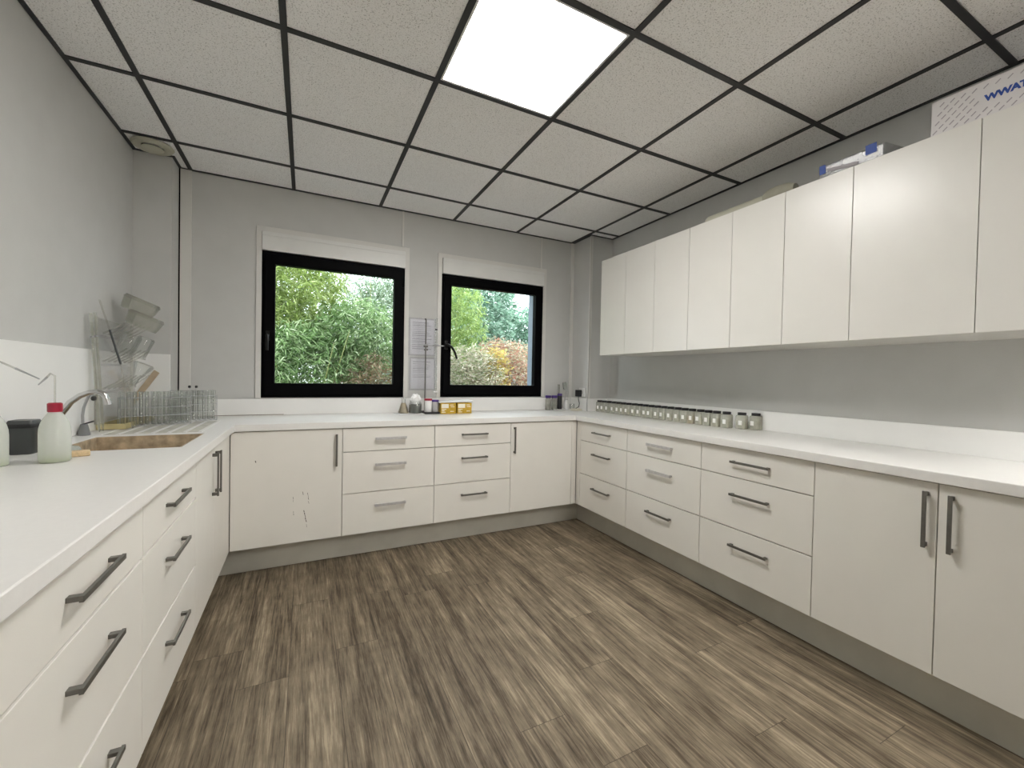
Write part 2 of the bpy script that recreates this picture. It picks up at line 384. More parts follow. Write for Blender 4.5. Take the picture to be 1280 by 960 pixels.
# ------------------------------------------------------------------ windows
for i, (a, b) in enumerate(WIN):
    w = bpy.data.objects.new('window_%d' % (i+1), None); C.objects.link(w); w.location = (a, YB, WZ0)
    w['kind'] = 'structure'; w['label'] = ['black framed window left of the paper sheets', 'black framed window with its handle lever pointing down, right of the paper sheets'][i]
    ct = .034
    MB().slab([a-ct, a, b, b+ct], [WZ0-.004, WZ1+.130, WZ1+.168], lambda x, z: not (a < x < b and z < WZ1+.130), YB-.012, YB, axes=(0, 2, 1)).build('window_casing', 'trim', w, bevel=.002)
    mb = MB(); mb.box((a+.002, YB-.030, WZ1), (b-.002, YB, WZ1+.128))
    mb.box((a+.002, YB-.034, WZ1+.100), (b-.002, YB-.030, WZ1+.128))
    mb.build('shutter_box', 'shutter', w, bevel=.004)
    fr = .038
    MB().slab([a, a+fr, b-fr, b], [WZ0, WZ0+fr, WZ1-fr, WZ1], lambda x, z: not (a+fr < x < b-fr and WZ0+fr < z < WZ1-fr), YB-.006, YB+.07, axes=(0, 2, 1)).build('outer_frame', 'black', w, bevel=.002)
    s0, s1 = .020, .084; st = .095
    MB().slab([a+s0, a+s1, b-s1, b-s0], [WZ0+s0, WZ0+.104, WZ1-.090, WZ1-s0], lambda x, z: not (a+s1 < x < b-s1 and WZ0+.104 < z < WZ1-.090), YB-.024, YB+.035, axes=(0, 2, 1)).build('sash', 'black', w, bevel=.004)
    MB().box((a+s1-.01, YB+.006, WZ0+.094), (b-s1+.01, YB+.012, WZ1-.080)).build('pane', 'pane', w)
    # outside reveal lining
    e = .004
    MB().slab([a, a+e, b-e, b], [WZ0, WZ0+e, WZ1-e, WZ1], lambda x, z: not (a+e < x < b-e and WZ0+e < z < WZ1-e), YB+.071, YB+WT+.01, axes=(0, 2, 1)).build('outside_reveal', 'reveal', w)
    hx = a+.040; hz = 1.46
    mb = MB().box((hx-.013, YB-.034, hz-.035), (hx+.013, YB-.024, hz+.035))
    if i == 0:
        mb.tube([(hx, YB-.034, hz), (hx, YB-.066, hz), (hx, YB-.070, hz-.03), (hx, YB-.066, hz-.105)], [.010, .010, .010, .008])
    else:
        mb.tube([(hx, YB-.034, hz), (hx, YB-.075, hz), (hx+.03, YB-.080, hz-.015), (hx+.06, YB-.080, hz-.06), (hx+.08, YB-.078, hz-.115)], [.010, .010, .010, .010, .008])
    mb.build('window_handle', 'blackh', w, smooth=True)
    for hz2 in (WZ0+.10, WZ1-.12):
        MB().tube([(b-.012, YB-.012, hz2-.035), (b-.012, YB-.012, hz2+.035)], .008).build('hinge', 'black', w, smooth=True)

# ------------------------------------------------------------------ worktop, sink, upstands
ZC, ZB = .900, .861
XL, YBK, XR = .581, .950, 2.905
YN = -1.645
SK = (.105, .500, .205, .625)      # sink opening
def tkeep(x, y):
    if x < PL[0]+.002 and y > PL[1]-.002: return False
    if x > PR[0]-.002 and y > PR[1]-.002: return False
    if SK[0] < x < SK[1] and SK[2] < y < SK[3]: return False
    return x < XL or x > XR or y > YBK
top = MB().slab([.002, PL[0]+.002, SK[0], SK[1], XL, XR, PR[0]-.002, W-.002], [YN, SK[2], SK[3], YBK, PL[1]-.002, PR[1]-.002, YB-.002], tkeep, ZB, ZC).build('worktop', 'top', bevel=.003)
tag(top, 'white U-shaped worktop running round three walls', 'worktop')
mb = MB()
for k in range(7):
    x = .100+k*.062
    mb.obox((x, .950, ZC), (.008, 0, 0), (0, .270, 0), (0, 0, .0028))
mb.build('drainer_ridge', 'top', top, bevel=.0015)
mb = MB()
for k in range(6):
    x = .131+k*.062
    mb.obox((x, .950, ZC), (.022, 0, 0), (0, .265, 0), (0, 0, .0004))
mb.build('drainer_groove', 'stain_shade', top)  # flat strips: limescale stain plus the shade of recessed grooves put into colour
sk = thing('sink', 'brown-stained rectangular sink set into the worktop on the left', 'sink', (.30, .415, .70))
a, b, c, d = SK; g = .007
MB().slab([a-.02, a+g, b-g, b+.02], [c-.02, c+g, d-g, d+.02], lambda x, y: not (a+g < x < b-g and c+g < y < d-g), .70, ZB-.001).slab([a+.001, a+g, b-g, b-.001], [c+.001, c+g, d-g, d-.001], lambda x, y: not (a+g < x < b-g and c+g < y < d-g), ZB-.001, ZC-.002).build('basin_wall', 'basin', sk)
MB().box((a-.02, c-.02, .685), (b+.02, d+.02, .70)).build('basin_floor', 'basin', sk)
MB().lathe([(0, .702), (.030, .702), (.038, .7045), (.040, .7005)], (.30, .415, 0), 28).build('drain', 'chrome', sk, smooth=True)
tag(MB().box((.002, YN, ZC+.0004), (.018, PL[1]-.002, 1.295)).build('splashback', 'splash', bevel=.001), 'tall white splashback panel on the wall behind the sink', 'splashback')
tag(MB().box((.020, PL[1]-.016, ZC+.0004), (PL[0]-.002, PL[1]-.001, 1.300)).build('splashback', 'splash', bevel=.001), 'tall white splashback panel on the left pillar behind the tube racks', 'splashback')
us = tag(MB().box((.260, YB-.018, ZC+.0004), (PR[0]-.020, YB-.013, 1.014)).build('upstand', 'splash', bevel=.001), 'low white upstand below the windows', 'upstand')
MB().slab([.275, .52, .80], [ZC+.0006, ZC+.0036], lambda x, z: True, YB-.0187, YB-.0181, axes=(0, 2, 1)).build('open_joint', 'stain_shade2', us)
mb = MB(); mb.box((PR[0]-.018, PR[1]-.016, ZC+.0004), (PR[0]-.004, YB-.020, 1.016)); mb.box((PR[0]-.018, PR[1]-.018, ZC+.0004), (W-.026, PR[1]-.004, 1.016))
tag(mb.build('upstand', 'splash'), 'low white upstand wrapping the right pillar', 'upstand')
tag(MB().box((W-.024, YN, ZC+.0004), (W-.002, PR[1]-.004, 1.018)).build('upstand', 'splash', bevel=.001), 'low white upstand along the right wall behind the jars', 'upstand')

# ------------------------------------------------------------------ base cabinets
XDL, YDB, XDR = .559, .962, 2.927
Z0, ZT, G1, G2 = .179, .856, .7065, .4415
def frame(run):
    if run == 'R': return (lambda s, d, z: (XDR+d, s, z)), Vector((0, 1, 0)), Vector((-1, 0, 0)), .575
    if run == 'B': return (lambda s, d, z: (s, YDB+d, z)), Vector((1, 0, 0)), Vector((0, -1, 0)), .595
    return (lambda s, d, z: (XDL-d, s, z)), Vector((0, 1, 0)), Vector((1, 0, 0)), .53
def handle(c, along, out, parent, m='steel', L=.20, so=.026, name='handle'):
    c, along, out = Vector(c), Vector(along).normalized(), Vector(out)
    side = along.cross(out).normalized()
    mb = MB()
    mb.obox(c+out*(so-.0035), along*(L/2), side*(.0082 if m == 'film' else .0058), out*.0035)
    for e in (-1, 1):
        mb.obox(c+along*e*(L/2-.010)+out*((so-.007)/2), along*.007, side*.0048, out*((so-.007)/2))
    o = mb.build(name, m, parent, bevel=.0008)
    if m == 'film': o['label'] = 'pale handle still covered in protective film'
    return o
def unit(label, run, s0, s1, fronts, cat='base cabinet', filler=None, mats=None):
    F, al, out, dep = frame(run)
    t = thing('base_cabinet', label, cat, F((s0+s1)/2, dep/2, .168))
    b0, b1 = s0+.001, s1-.001
    if filler: b0, b1 = min(b0, filler[0]+.001), max(b1, filler[1]-.001)
    mb = MB(); th = .016; f0, zb, zt = .020, .170, ZB-.002
    mb.box(F(b0, f0, zb), F(b0+th, dep, zt)); mb.box(F(b1-th, f0, zb), F(b1, dep, zt))
    mb.box(F(b0+th, f0, zb), F(b1-th, dep, zb+th)); mb.box(F(b0+th, dep-.008, zb+th), F(b1-th, dep, zt))
    mb.box(F(b0+th, f0, zt-.012), F(b1-th, f0+.02, zt))
    for z in (G1, G2):
        if fronts == 'drawers': mb.box(F(b0+th, f0, z-.012), F(b1-th, f0+.05, z+.012))
    mb.build('body', 'carcass', t)
    g, gr_ = .0016, (.0036 if run == 'L' else .0024)
    if fronts == 'drawers':
        for k, (za, zb_, hz) in enumerate(((G1, ZT, .787), (G2, G1, .619), (Z0, G2, .356))):
            dr = MB().box(F(s0+g, 0, za+(gr_ if za != Z0 else 0)), F(s1-g, .018, zb_-(gr_ if zb_ != ZT else 0))).build('drawer', 'front', t, bevel=.0012)
            handle(F((s0+s1)/2, 0, hz), al, out, dr, (mats or ['steel']*3)[k])
    else:
        for (d0, d1, hs) in fronts:
            dr = MB().box(F(d0+g, 0, Z0), F(d1-g, .018, ZT)).build('door', 'front', t, bevel=.0012)
            if hs is not None: handle(F(hs, 0, .726), (0, 0, 1), out, dr)
    if filler:
        MB().box(F(filler[0]+g, .001, Z0), F(filler[1]-g, .018, ZT)).build('filler_strip', 'front', t)
    return t
# right run (from the corner towards the viewer)
unit('three-drawer base cabinet in the far right corner, narrow filler beside it', 'R', .366, .908, 'drawers', filler=(.908, .9595))
unit('three-drawer base cabinet on the right with two pale film-wrapped handles', 'R', -.234, .366, 'drawers', mats=['film', 'film', 'steel'])
unit('three-drawer base cabinet on the right next to the double doors', 'R', -.814, -.234, 'drawers')
unit('double-door base cabinet at the near end of the right worktop', 'R', -1.616, -.814, [(-1.210, -.814, -1.181), (-1.616, -1.210, -1.247)])
# back run
c1 = unit('single-door base cabinet with dark scuffs on its door under the left window', 'B', .5597, 1.151, [(.5597, 1.151, 1.116)])
unit('three-drawer base cabinet between the windows with three pale film-wrapped handles', 'B', 1.151, 1.742, 'drawers', mats=['film']*3)
unit('three-drawer base cabinet with dark handles under the right window', 'B', 1.742, 2.328, 'drawers')
unit('single-door base cabinet in the back corner under the right window', 'B', 2.328, 2.880, [(2.328, 2.880, 2.356)], filler=(2.880, 2.9265))
# left run
unit('base cabinet beyond the near end of the sink side', 'L', YN+.003, -1.045, 'drawers')
unit('three-drawer base cabinet nearest the viewer on the sink side', 'L', -1.045, -.445, 'drawers')
unit('three-drawer base cabinet on the sink side next to the sink doors', 'L', -.445, .150, 'drawers')
unit('double-door base cabinet under the sink and draining racks', 'L', .150, .860, [(.150, .506, .470), (.506, .860, .542)], filler=(.860, .9618))
# scuffs on the door under the left window
door1 = [o for o in S.objects if o.parent == c1 and o.name.startswith('door')][0]
rs = random.Random(3)
for (x0, z0_, x1, z1_, w_) in ((.930, .485, .934, .462, .0022), (.956, .475, .964, .430, .0018), (.960, .425, .966, .405, .0016), (.935, .370, .946, .325, .0034), (.944, .325, .952, .295, .0026),
                              (.951, .285, .954, .262, .0016), (.878, .458, .880, .425, .0014), (.880, .372, .882, .345, .0014), (.682, .690, .685, .676, .0025)):
    mb = MB(); d = Vector((x1-x0, 0, z1_-z0_)); n_ = max(1, int(d.length/.012))
    for k in range(n_):
        p = Vector((x0, YDB-.0003, z0_))+d*((k+.5)/n_)+Vector((rs.uniform(-.0012, .0012), 0, 0))
        mb.obox(p, d.normalized()*d.length/n_*.42, Vector((d.z, 0, -d.x)).normalized()*w_*rs.uniform(.4, .9), (0, .0004, 0))
    mb.build('scuff_mark', 'scuff', door1)
# plinths
XPL, YPB, XPR = .440, 1.085, 3.033
tag(MB().box((XPL-.016, YN, 0), (XPL, YPB+.016, .166)).build('plinth', 'plinth'), 'grey plinth under the sink-side base cabinets', 'plinth')
tag(MB().box((XPL, YPB, 0), (XPR, YPB+.016, .166)).build('plinth', 'plinth'), 'grey plinth under the base cabinets of the window wall', 'plinth')
tag(MB().box((XPR, YN, 0), (XPR+.016, YPB+.016, .166)).build('plinth', 'plinth'), 'grey plinth under the base cabinets of the right wall', 'plinth')

# ------------------------------------------------------------------ wall cabinets
XU, UZ0, UZ1 = 3.109, 1.394, 2.166
ub = [.921, .626, .334, .043, -.253, -.545, -.839, -1.231, -1.63]
ul = ['white two-door wall cabinet at the far end beside the right pillar', 'white two-door wall cabinet second from the right pillar',
      'white two-door wall cabinet below the beige wrapped roll', 'white two-door wall cabinet below the printed white carton, nearest the viewer']
for k in range(4):
    y0, ym, y1 = ub[2*k+2], ub[2*k+1], ub[2*k]
    t = thing('wall_cabinet', ul[k], 'wall cabinet', (W-.2, (y0+y1)/2, UZ0))
    mb = MB(); th = .016; xa, xb = XU+.020, W-.002; p0, p1 = y0+.0008, y1-.0008
    mb.box((xa, p0, UZ0+.002), (xb, p0+th, UZ1)); mb.box((xa, p1-th, UZ0+.002), (xb, p1, UZ1))
    mb.box((xa, p0+th, UZ0+.002), (xb, p1-th, UZ0+.002+th)); mb.box((xa, p0+th, UZ1-th), (xb, p1-th, UZ1)); mb.box((xb-.006, p0+th, UZ0+.018), (xb, p1-th, UZ1-th))
    mb.build('body', 'carcass', t)
    for d0, d1 in ((ym, y1), (y0, ym)):
        MB().box((XU, d0+.0013, UZ0), (XU+.018, d1-.0013, UZ1)).build('door', 'upper', t, bevel=.001)
# things lying on the wall cabinets
r = thing('wrapped_roll', 'long beige wrapped roll lying on the wall cabinets', 'roll', (3.24, -.18, UZ1))
ax = Matrix.Rotation(-PI/2, 4, 'X')
MB().lathe([(0, 0), (.033, .001), (.038, .01), (.040, .02), (.041, .37), (.039, .378), (.030, .38)], (3.24, .015, UZ1+.041), 20, Matrix.Rotation(PI/2, 4, 'X')).build('roll', 'beigewrap', r, smooth=True)
MB().lathe([(.040, .379), (.048, .40), (.052, .45), (.046, .50), (.030, .535), (0, .54)], (3.24, .015, UZ1+.053), 20, Matrix.Rotation(PI/2, 4, 'X')).build('loose_end', 'beigewrap2', r, smooth=True)
pk = thing('plastic_pack', 'clear plastic pack with two blue squares on the wall cabinets', 'pack', (3.22, -.80, UZ1))
mb = MB(); y0, y1 = -.672, -.935
mb.obox((3.245, (y0+y1)/2, UZ1+.050), (.095, 0, .012), (0, (y1-y0)/2, 0), (-.004, 0, .036))
mb.build('pouch', 'plastic_bag', pk, bevel=.01)
for ya, yb, zz in ((-.680, -.706, .054), (-.864, -.905, .064)):
    MB().obox((3.1455, (ya+yb)/2, UZ1+zz), (.0008, 0, 0), (0, (yb-ya)/2, 0), (-.002, 0, .020)).build('blue_square', 'blue', pk)
MB().obox((3.1450, -.775, UZ1+.034), (.0008, 0, 0), (0, .062, .010), (-.001, 0, .007)).build('grey_insert', 'dash', pk)
bx = thing('carton', 'white carton with grey dashes and blue lettering on the wall cabinets', 'box', (3.28, -1.35, UZ1))
BXF = 3.122
MB().box((BXF, -1.088, UZ1+.001), (3.46, -1.62, UZ1+.136)).build('carton_body', 'boxcard', bx, bevel=.002)
mb = MB()
for j in range(8):
    for i in range(22):
        y = -1.100-i*.029-(j % 2)*.0145-j*.003; z = UZ1+.015+j*.0165
        if not (UZ1+.012 < z < UZ1+.126) or y < -1.605: continue
        if y < -1.215 and UZ1+.042 < z < UZ1+.098: continue
        mb.obox((BXF-.0004, y, z), (.0004, 0, 0), (0, -.0062, .0056), (0, .0010, .0013))
mb.build('printed_dash', 'dash', bx)
fc = bpy.data.curves.new('lettering', 'FONT'); fc.body = 'WWATT'; fc.size = .031; fc.extrude = .0004; fc.space_character = .95; fc.offset = .0016
tmp = bpy.data.objects.new('lettering_curve', fc); C.objects.link(tmp); bpy.context.view_layer.update()
fm = bpy.data.meshes.new_from_object(tmp.evaluated_get(bpy.context.evaluated_depsgraph_get()))
bpy.data.objects.remove(tmp); fm.materials.clear(); fm.materials.append(M_['blue'])
fo = bpy.data.objects.new('lettering', fm); C.objects.link(fo); fo.parent = bx
fo.location = Vector((BXF-.0006, -1.232, UZ1+.060))-bx.location
fo.rotation_euler = (PI/2, 0, -PI/2)

# ------------------------------------------------------------------ taps
f = thing('mixer_tap', 'large chrome swan-neck tap arching over the sink', 'tap', (.058, .42, ZC))
MB().lathe([(.026, 0), (.026, .008), (.021, .014), (.021, .060), (.017, .070), (0, .071)], (.058, .42, ZC), 24).build('tap_base', 'chrome', f, smooth=True)
MB().tube([(.058, .42, .965), (.060, .42, .992), (.074, .42, 1.024), (.100, .42, 1.068), (.128, .42, 1.093), (.155, .42, 1.106), (.178, .42, 1.109), (.195, .42, 1.103), (.205, .42, 1.088), (.209, .42, 1.072)],
          [.0125, .0125, .0120, .0115, .0110, .0105, .0105, .0105, .0105, .0105], 16).build('spout', 'chrome', f, smooth=True)
MB().tube([(.2085, .42, 1.078), (.2125, .42, 1.056)], .013, 16).build('aerator', 'chrome', f, smooth=True)
MB().tube([(.058, .42, .968), (.045, .36, .992)], [.007, .006], 10).build('lever', 'chrome', f, smooth=True)
f = thing('pillar_tap', 'slim grey tap on a conical base at the back of the sink', 'tap', (.041, .70, ZC))
MB().lathe([(.022, 0), (.022, .006), (.017, .030), (.014, .044), (.012, .05), (0, .05)], (.041, .70, ZC), 20).build('tap_base', 'tapgrey', f, smooth=True)
MB().tube([(.037, .70, .945), (.036, .70, .990), (.040, .70, 1.025), (.050, .70, 1.060), (.058, .70, 1.083), (.066, .70, 1.087), (.073, .70, 1.083)], .0055, 10).build('riser', 'wire', f, smooth=True)
MB().tube([(.073, .70, 1.084), (.073, .70, 1.072)], .0035, 8).build('nozzle', 'wire', f, smooth=True)
MB().lathe([(0, -.012), (.008, -.009), (.011, 0), (.008, .009), (0, .012)], (.074, .70, 1.067), 14).build('nozzle_ball', 'blackpl', f, smooth=True)
MB().obox((.052, .70, .955), (.022, 0, .008), (0, .006, 0), (-.001, 0, .003)).build('lever', 'blackpl', f, bevel=.001)

# ------------------------------------------------------------------ wash bottles and canister
def wash_bottle(cx, cy, label, cap, tip):
    t = thing('wash_bottle', label, 'wash bottle', (cx, cy, ZC))
    MB().lathe([(0, .001), (.034, .001), (.0372, .005), (.0372, .092), (.0362, .108), (.0330, .124), (.0270, .140), (.0200, .152), (.0160, .158), (.0150, .161), (.0150, .166), (0, .166)], (cx, cy, ZC), 32).build('bottle_body', 'milky', t, smooth=True)
    MB().lathe([(0, .003), (.0345, .003), (.0360, .006), (.0360, .016), (0, .016)], (cx, cy, ZC), 32).build('liquid', 'green_liq', t, smooth=True)
    mb = MB(); n = 28; pr_ = [(0, .190), (.0145, .190), (.0178, .187), (.0178, .163), (.0168, .161), (0, .161)]
    mb.lathe(pr_, (cx, cy, ZC), n); mb.build('cap', cap, t, smooth=True)
    MB().tube([(cx, cy, ZC+.188), (cx, cy, ZC+.255)]+tip[:-1], .0028, 8).build('dip_tube', 'acrylic_grey', t, smooth=True)
    MB().tube(tip[-2:], [.0034, .0018], 8).build('nozzle_tip', 'wire', t, smooth=True)
    return t
wash_bottle(.217, .003, 'milky plastic wash bottle with a red cap, pale green liquid at its base', 'red',
            [(.217, .002, 1.177), (.207, .002, 1.184), (.199, .002, 1.172), (.179, .002, 1.147)])
wash_bottle(.088, -.030, 'milky plastic wash bottle cut off by the left picture edge', 'white',
            [(.092, -.03, 1.214), (.105, -.03, 1.220), (.142, -.03, 1.198), (.195, -.03, 1.166)])
t = thing('canister', 'dark grey square canister standing between the two wash bottles', 'canister', (.057, .215, ZC))
MB().lathe([(0, 0), (.029, 0), (.033, .007), (.034, .090), (.035, .096), (.035, .112), (.032, .118), (0, .118)], (.057, .215, ZC), 40, sq=.75).build('canister_body', 'dkgrey', t, smooth=True)
MB().lathe([(.0352, .092), (.0362, .094), (.0362, .104), (.0352, .106)], (.057, .215, ZC), 40, sq=.75).build('rim_band', 'blackpl', t, smooth=True)
tag(MB().obox((.232, .095, ZC+.009), (.034, .012, 0), (-.008, .022, 0), (0, 0, .0085)).build('sponge', 'sponge', bevel=.003), 'small tan sponge beside the red-capped wash bottle', 'sponge')
mb = MB()
mb.lathe([(0, -.014), (.020, -.014), (.027, -.008), (.029, 0), (.024, .009), (.012, .013), (0, .014)], (.182, .164, ZC+.0145), 18, Matrix.Diagonal((1.4, 1.1, 1, 1)))
tag(mb.build('scouring_pad', 'pad', smooth=True), 'crumpled grey scouring pad at the near corner of the sink', 'scourer')

# ------------------------------------------------------------------ wall draining rack with glassware
dr = thing('wall_draining_rack', 'clear acrylic peg rack on the wall left of the pillar', 'draining rack', (.03, 1.10, .93))
MB().box((.0185, .870, .935), (.0235, 1.335, 1.455)).build('back_panel', 'acrylic', dr)
for yy in (.870, 1.332): MB().box((.0185, yy-.003, .930), (.030, yy+.003, 1.46)).build('panel_edge', 'acrylic_grey', dr)
for zz in (1.10, 1.24, 1.38):
    for k in range(6):
        y = .945+k*.068
        MB().tube([(.0236, y, zz), (.070, y, zz+.030), (.118, y, zz+.070)], [.0045, .0042, .0035], 8).build('peg', 'acrylic_grey', dr, smooth=True)
for zz in (1.085, 1.225, 1.365):
    MB().box((.0236, .905, zz-.005), (.040, 1.32, zz+.003)).build('peg_rail', 'acrylic', dr)
MB().slab([.022, .026, .128, .132], [.880, .884, 1.331, 1.335], lambda x, y: not (.026 < x < .128 and .884 < y < 1.331), ZC+.003, ZC+.030).build('drip_tray_wall', 'yellowtray', dr)
MB().box((.026, .884, ZC+.003), (.128, 1.331, ZC+.006)).build('drip_tray_floor', 'yellowtray', dr)
tilt = Matrix.Rotation(math.radians(24), 4, 'Y')
def vessel(name, label, cat, c, prof, m='glass', mt=None, rim=None, n=28, sq=0.):
    t = thing(name, label, cat, c)
    MB().lathe(prof, c, n, mt, sq).build('vessel_wall', m, t, smooth=True)
    if rim: MB().lathe(rim, c, n, mt, sq).build('rim', 'acrylic_grey', t, smooth=True)
    return t
dish = [(.064, 0), (.070, .025), (.075, .066), (.068, .078), (.0, .080), (.0, .077), (.066, .075), (.072, .065), (.067, .025), (.061, .001)]
vessel('clear_basin', 'topmost clear plastic basin tilted on the wall draining rack', 'basin', (.100, 1.135, 1.515), dish, 'acrylic_grey', tilt, [(.0755, .060), (.0768, .066), (.0695, .079), (.067, .0785)], sq=.6)
vessel('clear_basin', 'clear plastic basin tilted on the draining rack under the topmost one', 'basin', (.118, 1.135, 1.432), dish, 'acrylic_grey', tilt, [(.0755, .060), (.0768, .066), (.0695, .079), (.067, .0785)], sq=.6)
bk = [(.042, 0), (.040, .006), (.040, .11), (.035, .118), (0, .12), (0, .1185), (.034, .116), (.0385, .109), (.0385, .006)]
vessel('glass_beaker', 'glass beaker upside down on the middle pegs nearest the tap', 'beaker', (.085, .985, 1.275), bk, 'glass', tilt, [(.040, .004), (.0435, .001), (.0435, -.001), (.040, 0)])
vessel('glass_beaker', 'glass beaker upside down on the middle pegs nearest the pillar', 'beaker', (.085, 1.190, 1.275), bk, 'glass', tilt, [(.040, .004), (.0435, .001), (.0435, -.001), (.040, 0)])
vessel('conical_flask', 'glass conical flask upside down on the lowest pegs', 'flask', (.095, 1.090, 1.115), [(.019, 0), (.016, .004), (.016, .045), (.046, .115), (.047, .125), (.04, .131), (0, .132), (0, .130), (.04, .129), (.045, .122), (.0145, .045), (.0145, .004)], 'glass', tilt, [(.0165, .004), (.0200, .001), (.0200, -.001), (.0165, 0)])
for k, (y, h_, x) in enumerate(((.800, .56, .060), (.824, .52, .052), (.848, .57, .058))):
    t = thing('glass_pipette', 'slim upright glass pipette leaning on the wall left of the peg rack', 'pipette', (x, y, ZC), 'glass pipettes beside the peg rack')
    m_ = Matrix.Rotation(math.radians(-3.2), 4, 'Y')
    MB().lathe([(.002, 0), (.0065, .04), (.0065, h_), (.0078, h_+.004), (.006, h_+.004), (.0052, h_), (.0052, .04), (.0012, 0)], (x, y, ZC+.0008), 12, m_).build('tube', 'acrylic_grey', t, smooth=True)
    MB().lathe([(.0067, h_*.80), (.0069, h_*.802), (.0069, h_*.812), (.0067, h_*.814)], (x, y, ZC+.0008), 12, m_).build('colour_ring', 'print', t)
t = thing('glass_rod', 'slim grey glass rod leaning against the peg rack', 'rod', (.17, .95, ZC+.03))
MB().tube([(.150, .915, ZC+.003), (.115, .873, 1.228), (.085, .834, 1.393), (.060, .795, 1.530)], .004, 8).build('rod', 'acrylic_grey', t, smooth=True)
MB().tube([(.1150, .873, 1.228), (.085, .834, 1.393)], .0046, 8).build('dark_sleeve', 'dkgrey', t, smooth=True)
tag(MB().obox((.044, 1.385, 1.056), (.084, 0, .138), (0, .0035, -.0005), (-.013, 0, .0089)).build('wooden_spatula', 'wood', bevel=.002), 'pale wooden spatula leaning on the pillar splashback behind the tube racks', 'spatula')

# ------------------------------------------------------------------ wire racks of test tubes
def tube_rack(label, c, ang, nx, ny, p=.0245, group=None, tlabel=None):
    t = thing('test_tube_rack', label, 'test tube rack', (0, 0, 0))
    Lx, Ly, hh = nx*p/2, ny*p/2, .150
    mb = MB(); wr = .0014
    for z in (.004, .055, .100, hh):
        for e in (-1, 1):
            mb.tube([(-Lx, e*Ly, z), (Lx, e*Ly, z)], wr, 6); mb.tube([(e*Lx, -Ly, z), (e*Lx, Ly, z)], wr, 6)
    for sx in (-1, 1):
        for sy in (-1, 1): mb.tube([(sx*Lx, sy*Ly, .0015), (sx*Lx, sy*Ly, hh+.004)], wr*1.3, 6)
    mb.build('wire_frame', 'wire', t)
    mb = MB()
    for z in (.055, hh):
        for i in range(1, nx): mb.tube([(-Lx+i*p, -Ly, z), (-Lx+i*p, Ly, z)], wr*.8, 6)
        for j in range(1, ny): mb.tube([(-Lx, -Ly+j*p, z), (Lx, -Ly+j*p, z)], wr*.8, 6)
    for i in range(1, nx): mb.tube([(-Lx+i*p, -Ly, .004), (-Lx+i*p, Ly, .004)], wr*.8, 6)
    mb.build('wire_grid', 'wire', t)
    t.location = (c[0], c[1], ZC+.003); t.rotation_euler = (0, 0, ang)
    ca, sa = math.cos(ang), math.sin(ang); rr = random.Random(int(c[0]*1000))
    for i in range(nx):
        for j in range(ny):
            lx, ly = -Lx+(i+.5)*p, -Ly+(j+.5)*p
            o = bpy.data.objects.new('test_tube', TT); C.objects.link(o)
            tag(o, tlabel, 'test tube', group)
            o.location = (c[0]+ca*lx-sa*ly, c[1]+sa*lx+ca*ly, ZC+.0095)
            o.rotation_euler = (rr.uniform(-.012, .012), rr.uniform(-.012, .012), rr.uniform(0, 3))
    return t
_o = MB().lathe([(0, 0), (.005, .0012), (.0078, .005), (.0085, .010), (.0085, .172), (.0096, .175), (.0088, .176), (.0075, .172), (.0075, .010), (.0045, .003), (0, .0015)], (0, 0, 0), 14).build('test_tube', 'glass', smooth=True)
TT = _o.data; bpy.data.objects.remove(_o)
a1 = math.atan2(.11, .26)
tube_rack('wire test tube rack on the drainer right behind the sink', (.212, 1.035), a1, 12, 3, group='test tubes in the rack behind the sink', tlabel='clear glass test tube in the wire rack right behind the sink')
tube_rack('wire test tube rack standing nearest the window wall', (.338, 1.225), a1, 9, 3, group='test tubes in the rack by the window wall', tlabel='clear glass test tube in the wire rack nearest the window wall')
t = thing('tongs', 'pair of black-tipped tongs upright behind the tube racks', 'tongs', (.29, 1.43, ZC))
for e in (-1, 1):
    MB().tube([(.293, 1.45, ZC+.002), (.293+e*.006, 1.45, 1.02), (.293+e*.017, 1.45, 1.098)], [.003, .003, .0025], 8).build('arm', 'wire', t, smooth=True)
    MB().lathe([(0, -.009), (.007, -.006), (.008, 0), (.006, .007), (0, .009)], (.293+e*.018, 1.45, 1.100), 12).build('tip', 'blackpl', t, smooth=True)

# ------------------------------------------------------------------ things on the back worktop between the windows
def sheet(name, label, x0, x1, z0, z1, lines):
    t = thing(name, label, 'paper sheet', ((x0+x1)/2, YB, z0))
    MB().box((x0+.014, YB-.0024, z0+.012), (x1-.012, YB-.0012, z1-.012)).build('paper', 'paper', t)
    mb = MB(); rr = random.Random(int(z0*100))
    z = z1-.040
    while z > z0+.05+lines:
        a = x0+.030; e = x1-.03-rr.uniform(0, .05)
        mb.box((a, YB-.0030, z), (e, YB-.0025, z+rr.choice((.0022, .0032, .0050)))); z -= rr.uniform(.010, .019)
    mb.build('print_line', 'print', t)
    MB().box((x0, YB-.0046, z0), (x1, YB-.0036, z1)).build('plastic_sleeve', 'sleeve', t)
    MB().lathe([(0, -.004), (.006, -.003), (.006, .003), (0, .004)], ((x0+x1)/2+.025, YB-.008, z1-.006), 12, Matrix.Rotation(PI/2, 4, 'X')).build('pin', 'blackpl', t, smooth=True)
sheet('paper_sheet', 'upper printed sheet in a plastic sleeve between the windows', 1.686, 1.908, 1.362, 1.672, 0)
sheet('paper_sheet', 'lower printed sheet in a plastic sleeve between the windows', 1.694, 1.912, 1.078, 1.350, .055)
rsd = thing('retort_stand', 'lab retort stand with clamp on a black base between the windows', 'retort stand', (1.83, 1.41, ZC))
MB().box((1.768, 1.338, ZC+.002), (1.887, 1.500, ZC+.016)).build('stand_base', 'blackpl', rsd, bevel=.002)
MB().tube([(1.797, 1.455, ZC+.012), (1.797, 1.455, 1.650)], .0058, 12).build('rod', 'steel', rsd, smooth=True)
